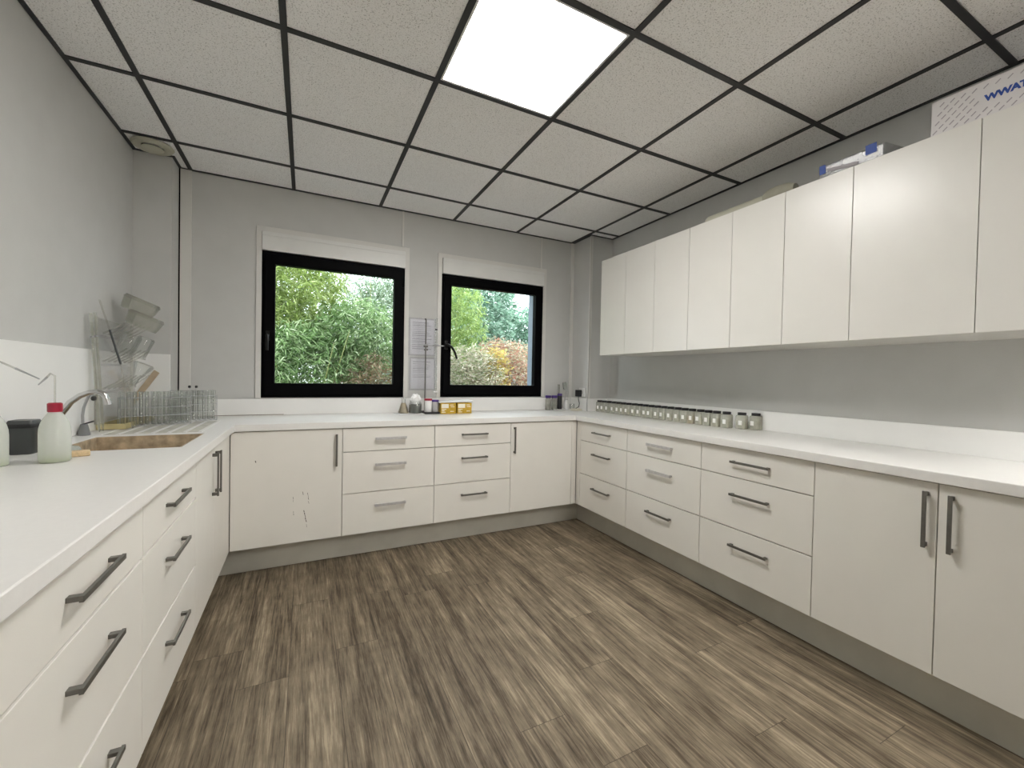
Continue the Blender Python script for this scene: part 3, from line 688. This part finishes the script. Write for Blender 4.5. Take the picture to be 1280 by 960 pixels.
mb = MB(); mb.box((1.783, 1.438, 1.425), (1.813, 1.470, 1.450)); mb.box((1.786, 1.441, 1.400), (1.814, 1.467, 1.414)); mb.build('boss_head', 'steel', rsd, bevel=.003)
MB().tube([(1.735, 1.432, 1.442), (1.940, 1.432, 1.442)], .0048, 10).build('clamp_arm', 'wire', rsd, smooth=True)
mb = MB(); mb.tube([(1.850, 1.432, 1.442), (1.872, 1.415, 1.448), (1.890, 1.416, 1.446)], .007, 8); mb.tube([(1.850, 1.432, 1.442), (1.872, 1.449, 1.446), (1.890, 1.447, 1.446)], .007, 8); mb.build('clamp_jaw', 'wire', rsd, smooth=True)
t = thing('burette', 'clear glass burette hanging in the retort stand clamp', 'burette', (1.850, 1.46, 1.05))
MB().lathe([(.009, 0), (.009, .56), (.011, .575), (.0095, .575), (.0078, .56), (.0078, .0)], (1.876, 1.432, 1.085), 16).build('tube', 'glass', t, smooth=True)
MB().lathe([(.004, -.035), (.004, 0), (.009, .012), (.0, .012)], (1.876, 1.432, 1.085), 12).build('jet', 'glass', t, smooth=True)
MB().tube([(1.862, 1.432, 1.070), (1.892, 1.432, 1.070)], .005, 8).build('stopcock', 'white', t, smooth=True)
MB().lathe([(.0098, .48), (.0100, .481), (.0100, .489), (.0098, .49)], (1.876, 1.432, 1.085), 16).build('ring', 'blackpl', t)
tag(MB().obox((1.685, 1.425, ZC+.0022), (.118, .018, 0), (-.010, .075, 0), (0, 0, .002)).build('paper_towel', 'paper', bevel=.001), 'flat white paper towel under the flask and grey jar', 'paper towel')
zt_ = ZC+.0045
t = thing('conical_flask', 'conical flask with beige residue beside the left window frame', 'flask', (1.622, 1.43, zt_))
MB().lathe([(0, 0), (.040, 0), (.043, .006), (.016, .085), (.016, .112), (.019, .115), (.0175, .115), (.0145, .112), (.0145, .085), (.041, .007), (0, .002)], (1.622, 1.425, zt_), 28).build('vessel_wall', 'glass', t, smooth=True)
MB().lathe([(0, .002), (.0385, .002), (.0405, .007), (.0165, .080), (0, .080)], (1.622, 1.425, zt_), 28).build('residue', 'beige', t, smooth=True)
t = thing('glass_jar', 'wide jar of murky grey liquid with crumpled tissue in its mouth', 'jar', (1.712, 1.425, zt_))
MB().lathe([(0, 0), (.046, 0), (.050, .006), (.050, .072), (.044, .084), (.044, .098), (.046, .100), (.043, .100), (.041, .084), (.048, .071), (.048, .006), (0, .002)], (1.712, 1.418, zt_), 30).build('vessel_wall', 'glass', t, smooth=True)
MB().lathe([(0, .003), (.046, .003), (.0475, .008), (.0475, .068), (0, .068)], (1.712, 1.418, zt_), 30).build('liquid', 'greyjar', t, smooth=True)
mb = MB(); rr = random.Random(5)
mb.lathe([(0, .070), (.036, .072), (.039, .098), (.042, .115), (.030, .135), (.014, .148), (0, .140)], (1.714, 1.418, zt_), 18)
for v_ in mb.bm.verts: v_.co += Vector((rr.uniform(-.008, .008), rr.uniform(-.008, .008), rr.uniform(-.007, .007))) * (1 if v_.co.z > zt_+.10 else .1)
tag(mb.build('crumpled_tissue', 'paper'), 'white crumpled tissue stuffed in the murky grey jar', 'tissue')
zs_ = ZC+.0162
def pot(x, y, r_, h_, m, cap, label):
    t = thing('lidded_pot', label, 'pot', (x, y, zs_))
    MB().lathe([(0, 0), (r_*.92, 0), (r_, .004), (r_, h_-.016), (0, h_-.016)], (x, y, zs_), 26).build('pot_body', m, t, smooth=True)
    MB().lathe([(0, h_-.0155), (r_*1.06, h_-.0155), (r_*1.08, h_-.013), (r_*1.08, h_-.002), (r_*1.02, h_), (0, h_)], (x, y, zs_), 26).build('lid', cap, t, smooth=True)
pot(1.804, 1.380, .029, .104, 'white', 'red', 'white sample pot with a red lid on the retort stand base')
pot(1.860, 1.380, .0265, .094, 'film', 'purple', 'grey sample pot with a purple lid on the retort stand base')
YW = (1.893, 2.018), (2.030, 2.152)
for k, (a, b) in enumerate(YW):
    t = thing('card_box', ['yellow card box nearest the retort stand', 'yellow card box further from the retort stand, right of its twin'][k], 'box', ((a+b)/2, 1.38, ZC), 'yellow card boxes on the back worktop')
    MB().box((a, 1.335, ZC+.001), (b, 1.435, ZC+.086)).build('box_body', 'yellow', t, bevel=.001)
    MB().box((a+.006, 1.3340, ZC+.046), (a+.065, 1.3349, ZC+.078)).build('paper_label', 'label', t)
    mb = MB()
    for q, (x0, x1, z) in enumerate(((.008, .045, .036), (.008, .030, .026), (.075, .105, .070), (.080, .112, .056), (.078, .108, .020), (.008, .040, .014))):
        mb.box((a+x0, 1.3342, ZC+z-.003), (a+x1, 1.3349, ZC+z+.002))
    mb.build('print_line', 'label', t)
tag(MB().obox((2.020, 1.388, ZC+.0965), (.142, 0, .003), (0, .062, 0), (-.0004, 0, .0065)).build('folded_cloth', 'white', bevel=.003), 'thin white folded sheet lying across both yellow boxes', 'sheet')

# ------------------------------------------------------------------ things in the right back corner
def corner_jar(x, y, lab):
    t = thing('lidded_jar', lab, 'jar', (x, y, ZC))
    MB().lathe([(0, 0), (.024, 0), (.026, .004), (.026, .095), (.022, .108), (.022, .112), (0, .112)], (x, y, ZC), 22).build('jar_body', 'jar', t, smooth=True)
    MB().lathe([(0, .004), (.023, .004), (.023, .055), (0, .055)], (x, y, ZC), 18).build('contents', 'greyjar', t, smooth=True)
    MB().lathe([(0, .112), (.027, .112), (.0275, .114), (.0275, .134), (.025, .136), (0, .136)], (x, y, ZC), 22).build('lid', 'purple', t, smooth=True)
corner_jar(2.985, 1.515, 'purple-lidded jar nearest the right window')
corner_jar(3.051, 1.512, 'purple-lidded jar between its twin and the black bottle')
t = thing('black_bottle', 'slim black bottle next to the purple-lidded jars', 'bottle', (3.105, 1.505, ZC))
MB().lathe([(0, 0), (.021, 0), (.023, .004), (.023, .125), (0, .125)], (3.106, 1.505, ZC+.008), 22).build('bottle_body', 'blackpl', t, smooth=True)
MB().lathe([(0, .125), (.0235, .125), (.0235, .143), (.021, .146), (0, .146)], (3.106, 1.505, ZC+.008), 22).build('cap', 'purple', t, smooth=True)
tag(MB().lathe([(0, 0), (.062, 0), (.068, .005), (.066, .007), (.060, .003), (0, .003)], (3.098, 1.490, ZC+.0005), 28).build('shallow_dish', 'white', smooth=True), 'shallow white dish under the slim black bottle', 'dish')
t = thing('white_bottle', 'short white bottle beside the slim black bottle', 'bottle', (3.165, 1.49, ZC))
MB().lathe([(0, 0), (.021, 0), (.024, .004), (.024, .062), (.012, .082), (.012, .094), (0, .094)], (3.182, 1.505, ZC), 22).build('bottle_body', 'white', t, smooth=True)
MB().lathe([(0, .094), (.014, .094), (.014, .104), (0, .105)], (3.182, 1.505, ZC), 18).build('cap', 'film', t, smooth=True)
t = thing('grey_brush', 'grey brush head standing in a clear beaker by the corner', 'brush', (3.21, 1.49, ZC))
MB().tube([(3.197, 1.545, ZC+.006), (3.190, 1.548, 1.095)], .005, 8).build('brush_handle', 'film', t, smooth=True)
MB().obox((3.188, 1.545, 1.128), (.019, 0, .003), (0, .010, 0), (-.004, 0, .034)).build('brush_head', 'pad', t, bevel=.004)
t = thing('glass_tube', 'thin upright glass tube behind the slim black bottle', 'tube', (3.115, 1.54, ZC))
MB().lathe([(.010, .0), (.010, .235), (.0115, .24), (.0088, .235), (.0088, .0)], (3.118, 1.543, ZC), 14).build('tube', 'acrylic_grey', t, smooth=True)
MB().lathe([(0, 0), (.016, 0), (.016, .004), (.010, .006), (0, .006)], (3.118, 1.543, ZC), 14).build('foot', 'acrylic_grey', t, smooth=True)
t = thing('small_beaker', 'small clear beaker next to the beige papers in the corner', 'beaker', (3.235, 1.48, ZC))
MB().lathe([(0, 0), (.022, 0), (.024, .003), (.024, .055), (.026, .058), (.0235, .056), (.0225, .004), (0, .002)], (3.214, 1.455, ZC), 20).build('vessel_wall', 'glass', t, smooth=True)
# socket, adapter, cord
xs = PR[0]-.003
t = thing('wall_socket', 'white socket on the side of the right pillar', 'socket', (xs, 1.38, 1.07))
MB().box((xs-.010, 1.340, 1.030), (xs, 1.430, 1.112)).build('socket_plate', 'white', t, bevel=.003)
MB().lathe([(0, 0), (.020, 0), (.020, .001), (0, .001)], (xs-.011, 1.385, 1.071), 20, Matrix.Rotation(PI/2, 4, 'Y')).build('socket_recess', 'film', t)
t = thing('power_adapter', 'black power adapter plugged into the pillar socket', 'adapter', (xs-.03, 1.41, 1.03))
MB().box((xs-.052, 1.378, 1.030), (xs-.0125, 1.432, 1.092)).build('adapter_body', 'blackpl', t, bevel=.004)
MB().tube([(xs-.032, 1.405, 1.032), (xs-.030, 1.405, 1.000), (xs-.022, 1.400, .965), (xs-.035, 1.390, .935), (xs-.075, 1.385, .918), (xs-.110, 1.395, .908)], .003, 8).build('cord', 'blackpl', t, smooth=True)
t = thing('paper_pile', 'loose beige papers lying under the black adapter', 'papers', (3.235, 1.375, ZC))
for k, (dx, dy, rz, up) in enumerate(((0, 0, .25, 0), (.006, .004, .5, .006), (-.010, .003, -.1, .012))):
    ca, sa = math.cos(rz), math.sin(rz)
    MB().obox((3.200+dx, 1.365+dy, ZC+.003+up), (.048*ca, .048*sa, .003), (-.033*sa, .033*ca, .002), (0, 0, .0015)).build('paper', 'label', t)

# ------------------------------------------------------------------ sample jars along the right worktop
JH = .087
def jar_proto(fill, lx):
    t = thing('sample_jar', 'x', 'jar')
    w_ = .0288
    MB().lathe([(0, 0), (w_*.9, 0), (w_, .003), (w_, JH-.008), (w_*.93, JH-.002), (w_*.8, JH), (0, JH)], (0, 0, 0), 32, sq=.9).build('jar_body', 'jar', t, smooth=True)
    MB().lathe([(0, .002), (w_*.92, .002), (w_*.94, .004), (w_*.94, .050), (0, .050)], (0, 0, 0), 32, sq=.8).build('contents', fill, t, smooth=True)
    MB().lathe([(0, JH), (w_*.86, JH), (w_*.88, JH+.002), (w_*.88, JH+.015), (w_*.82, JH+.017), (0, JH+.017)], (0, 0, 0), 24).build('cap', 'blackpl', t, smooth=True)
    MB().box((-w_-.0010, lx-.011, .026), (-w_-.0002, lx+.011, .054)).build('paper_label', 'whitelabel', t)
    return t
P0 = jar_proto('jarfill', -.004); P1 = jar_proto('jarfill', .007); P2 = jar_proto('jarbrown', -.008)
rj = random.Random(11)
LJ = 'square sample jar with a black cap and white label in the long row'
def place_jar(src, x, y, rz, label, grp, first=set()):
    if src.name not in first: first.add(src.name); o = src
    else: o = copy_tree(src)
    o.location = (x, y, ZC+.0005); o.rotation_euler = (0, 0, rz); o['label'] = label
    if grp: o['group'] = grp
    elif 'group' in o: del o['group']
    return o
n_ = 21
for i in range(n_):
    y = 1.235-i*.0641+rj.uniform(-.002, .002); x = 3.372+rj.uniform(-.004, .004)+(.0 if i < 17 else (i-16)*.002)
    if i == 16: place_jar(P2, x, y, rj.uniform(-.06, .06), 'square sample jar with brown contents in the long row', 'sample jars on the right worktop')
    else: place_jar((P0, P1)[rj.random() < .4], x, y, rj.uniform(-.07, .07), LJ, 'sample jars on the right worktop')
place_jar(P0, 3.424, -.125, .12, 'square sample jar set behind the near end of the row', 'sample jars on the right worktop')
place_jar(P1, 3.474, -.184, .05, 'square sample jar touching the upstand at the near end of the row', 'sample jars on the right worktop')

# ------------------------------------------------------------------ outside
gr = struct(MB().box((-8, YB+WT+.02, -.5), (16, 22, -.3)), 'ground', 'soil', 'garden soil outside the windows')
def leaves(rng, pts, l, w, droop, n):
    vs, fs = [], []
    for (px, py, pz) in pts:
        base = rng.uniform(0, 2*PI)
        for k in range(n):
            a = base+rng.gauss(0, .9); e = droop+rng.gauss(0, .35)
            d = Vector((math.cos(a)*math.cos(e), math.sin(a)*math.cos(e), math.sin(e)))
            sd = d.cross(Vector((rng.gauss(0, .5), rng.gauss(0, .5), 1))).normalized()
            ll = l*rng.uniform(.6, 1.25); ww = w*rng.uniform(.7, 1.2)
            p = Vector((px, py, pz))+Vector((rng.gauss(0, .03), rng.gauss(0, .03), rng.gauss(0, .03)))
            m = p+d*ll*.4; t_ = p+d*ll+Vector((0, 0, -ll*.18))
            i = len(vs); vs += [p, m+sd*ww, t_, m-sd*ww]; fs.append((i, i+1, i+2, i+3))
    return vs, fs
def foliage(parent, rng, pts, l, w, droop, n, m):
    vs, fs = leaves(rng, pts, l, w, droop, n)
    off = wloc(parent)
    me = bpy.data.meshes.new('foliage'); me.from_pydata([v_-off for v_ in vs], [], fs); me.materials.append(M_[m])
    o = bpy.data.objects.new('foliage', me); C.objects.link(o); o.parent = parent
    return o
def blob(rng, c, r, n):
    out = []
    while len(out) < n:
        p = Vector((rng.uniform(-1, 1), rng.uniform(-1, 1), rng.uniform(-1, 1)))
        if .25 < p.length < 1: out.append((c[0]+p.x*r[0], c[1]+p.y*r[1], c[2]+p.z*r[2]))
    return out
def plant(name, label, cat, x, y, blobs, l, w, droop, n, m, stem, nstem, top, seed):
    rng = random.Random(seed); t = thing(name, label, cat, (x, y, -.3))
    mb = MB()
    for k in range(nstem):
        a = rng.uniform(0, 2*PI); r0 = rng.uniform(.02, .16); r1 = rng.uniform(.1, .5)
        mb.tube([(x+math.cos(a)*r0, y+math.sin(a)*r0, -.3), (x+math.cos(a)*(r0+r1*.3), y+math.sin(a)*(r0+r1*.3), top*.5), (x+math.cos(a)*(r0+r1), y+math.sin(a)*(r0+r1), top*rng.uniform(.85, 1))], [stem[1], stem[1]*.8, stem[1]*.3], 6)
    mb.build('stem', stem[0], t, smooth=True)
    pts = []
    for c, r, cnt in blobs: pts += blob(rng, c, r, cnt)
    foliage(t, rng, pts, l, w, droop, n, m)
    return t
bam = ('culm', .011)
plant('bamboo_bush', 'yellow-green bamboo clump outside the left half of the left window', 'bamboo', .62, 3.75, [((.72, 3.75, 2.35), (.68, .50, 1.0), 2700), ((.4, 3.8, 1.6), (.6, .5, .7), 700)], .095, .0075, -.35, 7, 'leaf_yel', bam, 12, 2.9, 1)
plant('bamboo_bush', 'green bamboo clump outside low in the left window', 'bamboo', .95, 3.30, [((.85, 3.30, 1.30), (.75, .38, .48), 1500), ((1.5, 3.45, 1.62), (.55, .4, .5), 1000)], .10, .0078, -.3, 7, 'leaf_grn', bam, 10, 1.7, 2)
plant('bamboo_bush', 'pale grey-green bamboo clump outside the right half of the left window', 'bamboo', 1.75, 4.1, [((1.85, 4.1, 1.6), (.75, .5, .85), 1400), ((2.05, 4.15, 2.55), (.55, .4, .50), 560)], .095, .0075, -.3, 7, 'leaf_pale', bam, 10, 2.4, 3)
plant('dry_bush', 'dry brown bush outside low in the right half of the left window', 'bush', 1.55, 3.0, [((1.62, 3.0, 1.02), (.36, .22, .40), 300)], .08, .009, -.2, 6, 'leaf_brown', ('bark', .008), 10, 1.3, 4)
plant('bamboo_bush', 'bright bamboo clump outside the left edge of the right window', 'bamboo', 3.05, 4.9, [((3.10, 4.9, 2.0), (.62, .5, 1.1), 1700)], .095, .0075, -.3, 7, 'leaf_brt', bam, 10, 2.8, 5)
plant('bamboo_bush', 'bamboo clump outside beyond the left edge of the left window', 'bamboo', -.35, 3.9, [((-.25, 3.9, 1.9), (.6, .5, 1.1), 700)], .105, .0085, -.3, 7, 'leaf_grn', bam, 10, 2.8, 6)
plant('garden_tree', 'bluish-green tree behind the bamboo in the right window', 'tree', 4.6, 7.6, [((4.6, 7.6, 2.8), (1.1, .8, 1.1), 2000), ((4.9, 7.8, 1.6), (.9, .7, .7), 900)], .13, .028, -.2, 6, 'leaf_dark', ('bark', .06), 5, 2.6, 7)
plant('garden_tree', 'bluish-green tree at the right side of the right window', 'tree', 6.4, 8.6, [((6.6, 8.6, 2.25), (1.2, .9, .95), 1900)], .13, .028, -.2, 6, 'leaf_dark', ('bark', .06), 5, 2.2, 8)
plant('garden_tree', 'distant tree behind the bamboo of the left window', 'tree', 1.6, 8.5, [((1.6, 8.5, 2.6), (2.4, .8, 1.5), 1500)], .13, .024, -.2, 6, 'leaf_mist', ('bark', .06), 5, 2.2, 9)
plant('red_tipped_shrub', 'olive and pink shrub outside low in the right window', 'shrub', 2.95, 3.6, [((2.95, 3.6, 1.08), (.55, .40, .55), 1500)], .07, .010, .3, 6, 'leaf_olive', ('bark', .009), 12, 1.4, 10)
plant('red_tipped_shrub', 'red-leaved shrub outside the right half of the right window', 'shrub', 3.75, 4.1, [((3.75, 4.1, 1.17), (.65, .45, .62), 1800)], .075, .011, .35, 6, 'leaf_red', ('bark', .009), 12, 1.6, 11)
plant('golden_shrub', 'golden yellow shrub outside in the middle of the right window', 'shrub', 3.42, 3.75, [((3.42, 3.72, 1.25), (.20, .20, .42), 260)], .08, .012, .45, 6, 'leaf_gold', ('bark', .008), 8, 1.5, 12)
fe = thing('garden_fence', 'blue-grey fence far behind the shrubs of the right window', 'fence', (7, 12, -.3))
for k in range(9): MB().box((3.0+k*1.0, 12.0, -.3), (3.06+k*1.0, 12.06, 2.05)).build('post', 'fence', fe)
mb = MB()
for k in range(11): mb.box((3.0, 11.985, -.1+k*.19), (11.0, 11.999, .088+k*.19))
mb.build('slat_panel', 'fence', fe)

# ------------------------------------------------------------------ sky
wd = bpy.data.worlds.new('overcast_sky'); S.world = wd; wd.use_nodes = True
nt = wd.node_tree; nt.nodes.clear()
out = nt.nodes.new('ShaderNodeOutputWorld'); bg = nt.nodes.new('ShaderNodeBackground')
tc = nt.nodes.new('ShaderNodeTexCoord'); nz = nt.nodes.new('ShaderNodeTexNoise'); nz.inputs['Scale'].default_value = 2.5
nt.links.new(tc.outputs['Generated'], nz.inputs['Vector'])
rp = nt.nodes.new('ShaderNodeValToRGB'); rp.color_ramp.elements[0].color = (.80, .90, 1, 1); rp.color_ramp.elements[1].color = (.95, .98, 1, 1)
nt.links.new(nz.outputs['Fac'], rp.inputs['Fac']); nt.links.new(rp.outputs['Color'], bg.inputs['Color'])
bg.inputs['Strength'].default_value = 6.6
nt.links.new(bg.outputs[0], out.inputs['Surface'])

# ------------------------------------------------------------------ camera
yaw, pitch, roll = .4594, -.0164, .0193
fw = Vector((math.sin(yaw)*math.cos(pitch), math.cos(yaw)*math.cos(pitch), math.sin(pitch)))
ri = Vector((math.cos(yaw), -math.sin(yaw), 0)); up = ri.cross(fw)
r2 = math.cos(roll)*ri+math.sin(roll)*up; u2 = -math.sin(roll)*ri+math.cos(roll)*up
cam = bpy.data.cameras.new('camera'); co = bpy.data.objects.new('camera', cam); C.objects.link(co)
co.matrix_world = Matrix(((r2.x, u2.x, -fw.x, .9379), (r2.y, u2.y, -fw.y, -1.8497), (r2.z, u2.z, -fw.z, 1.2006), (0, 0, 0, 1)))
cam.sensor_fit = 'HORIZONTAL'; cam.sensor_width = 36; cam.lens = 522.08/1280*36; cam.clip_start = .02; cam.clip_end = 200
S.camera = co
S.view_settings.view_transform = 'Standard'; S.view_settings.look = 'None'
S.view_settings.exposure = 0.; S.view_settings.gamma = 1.; S.view_settings.use_curve_mapping = False
S.cycles.max_bounces = 14; S.cycles.diffuse_bounces = 7; S.cycles.glossy_bounces = 4; S.cycles.transparent_max_bounces = 24
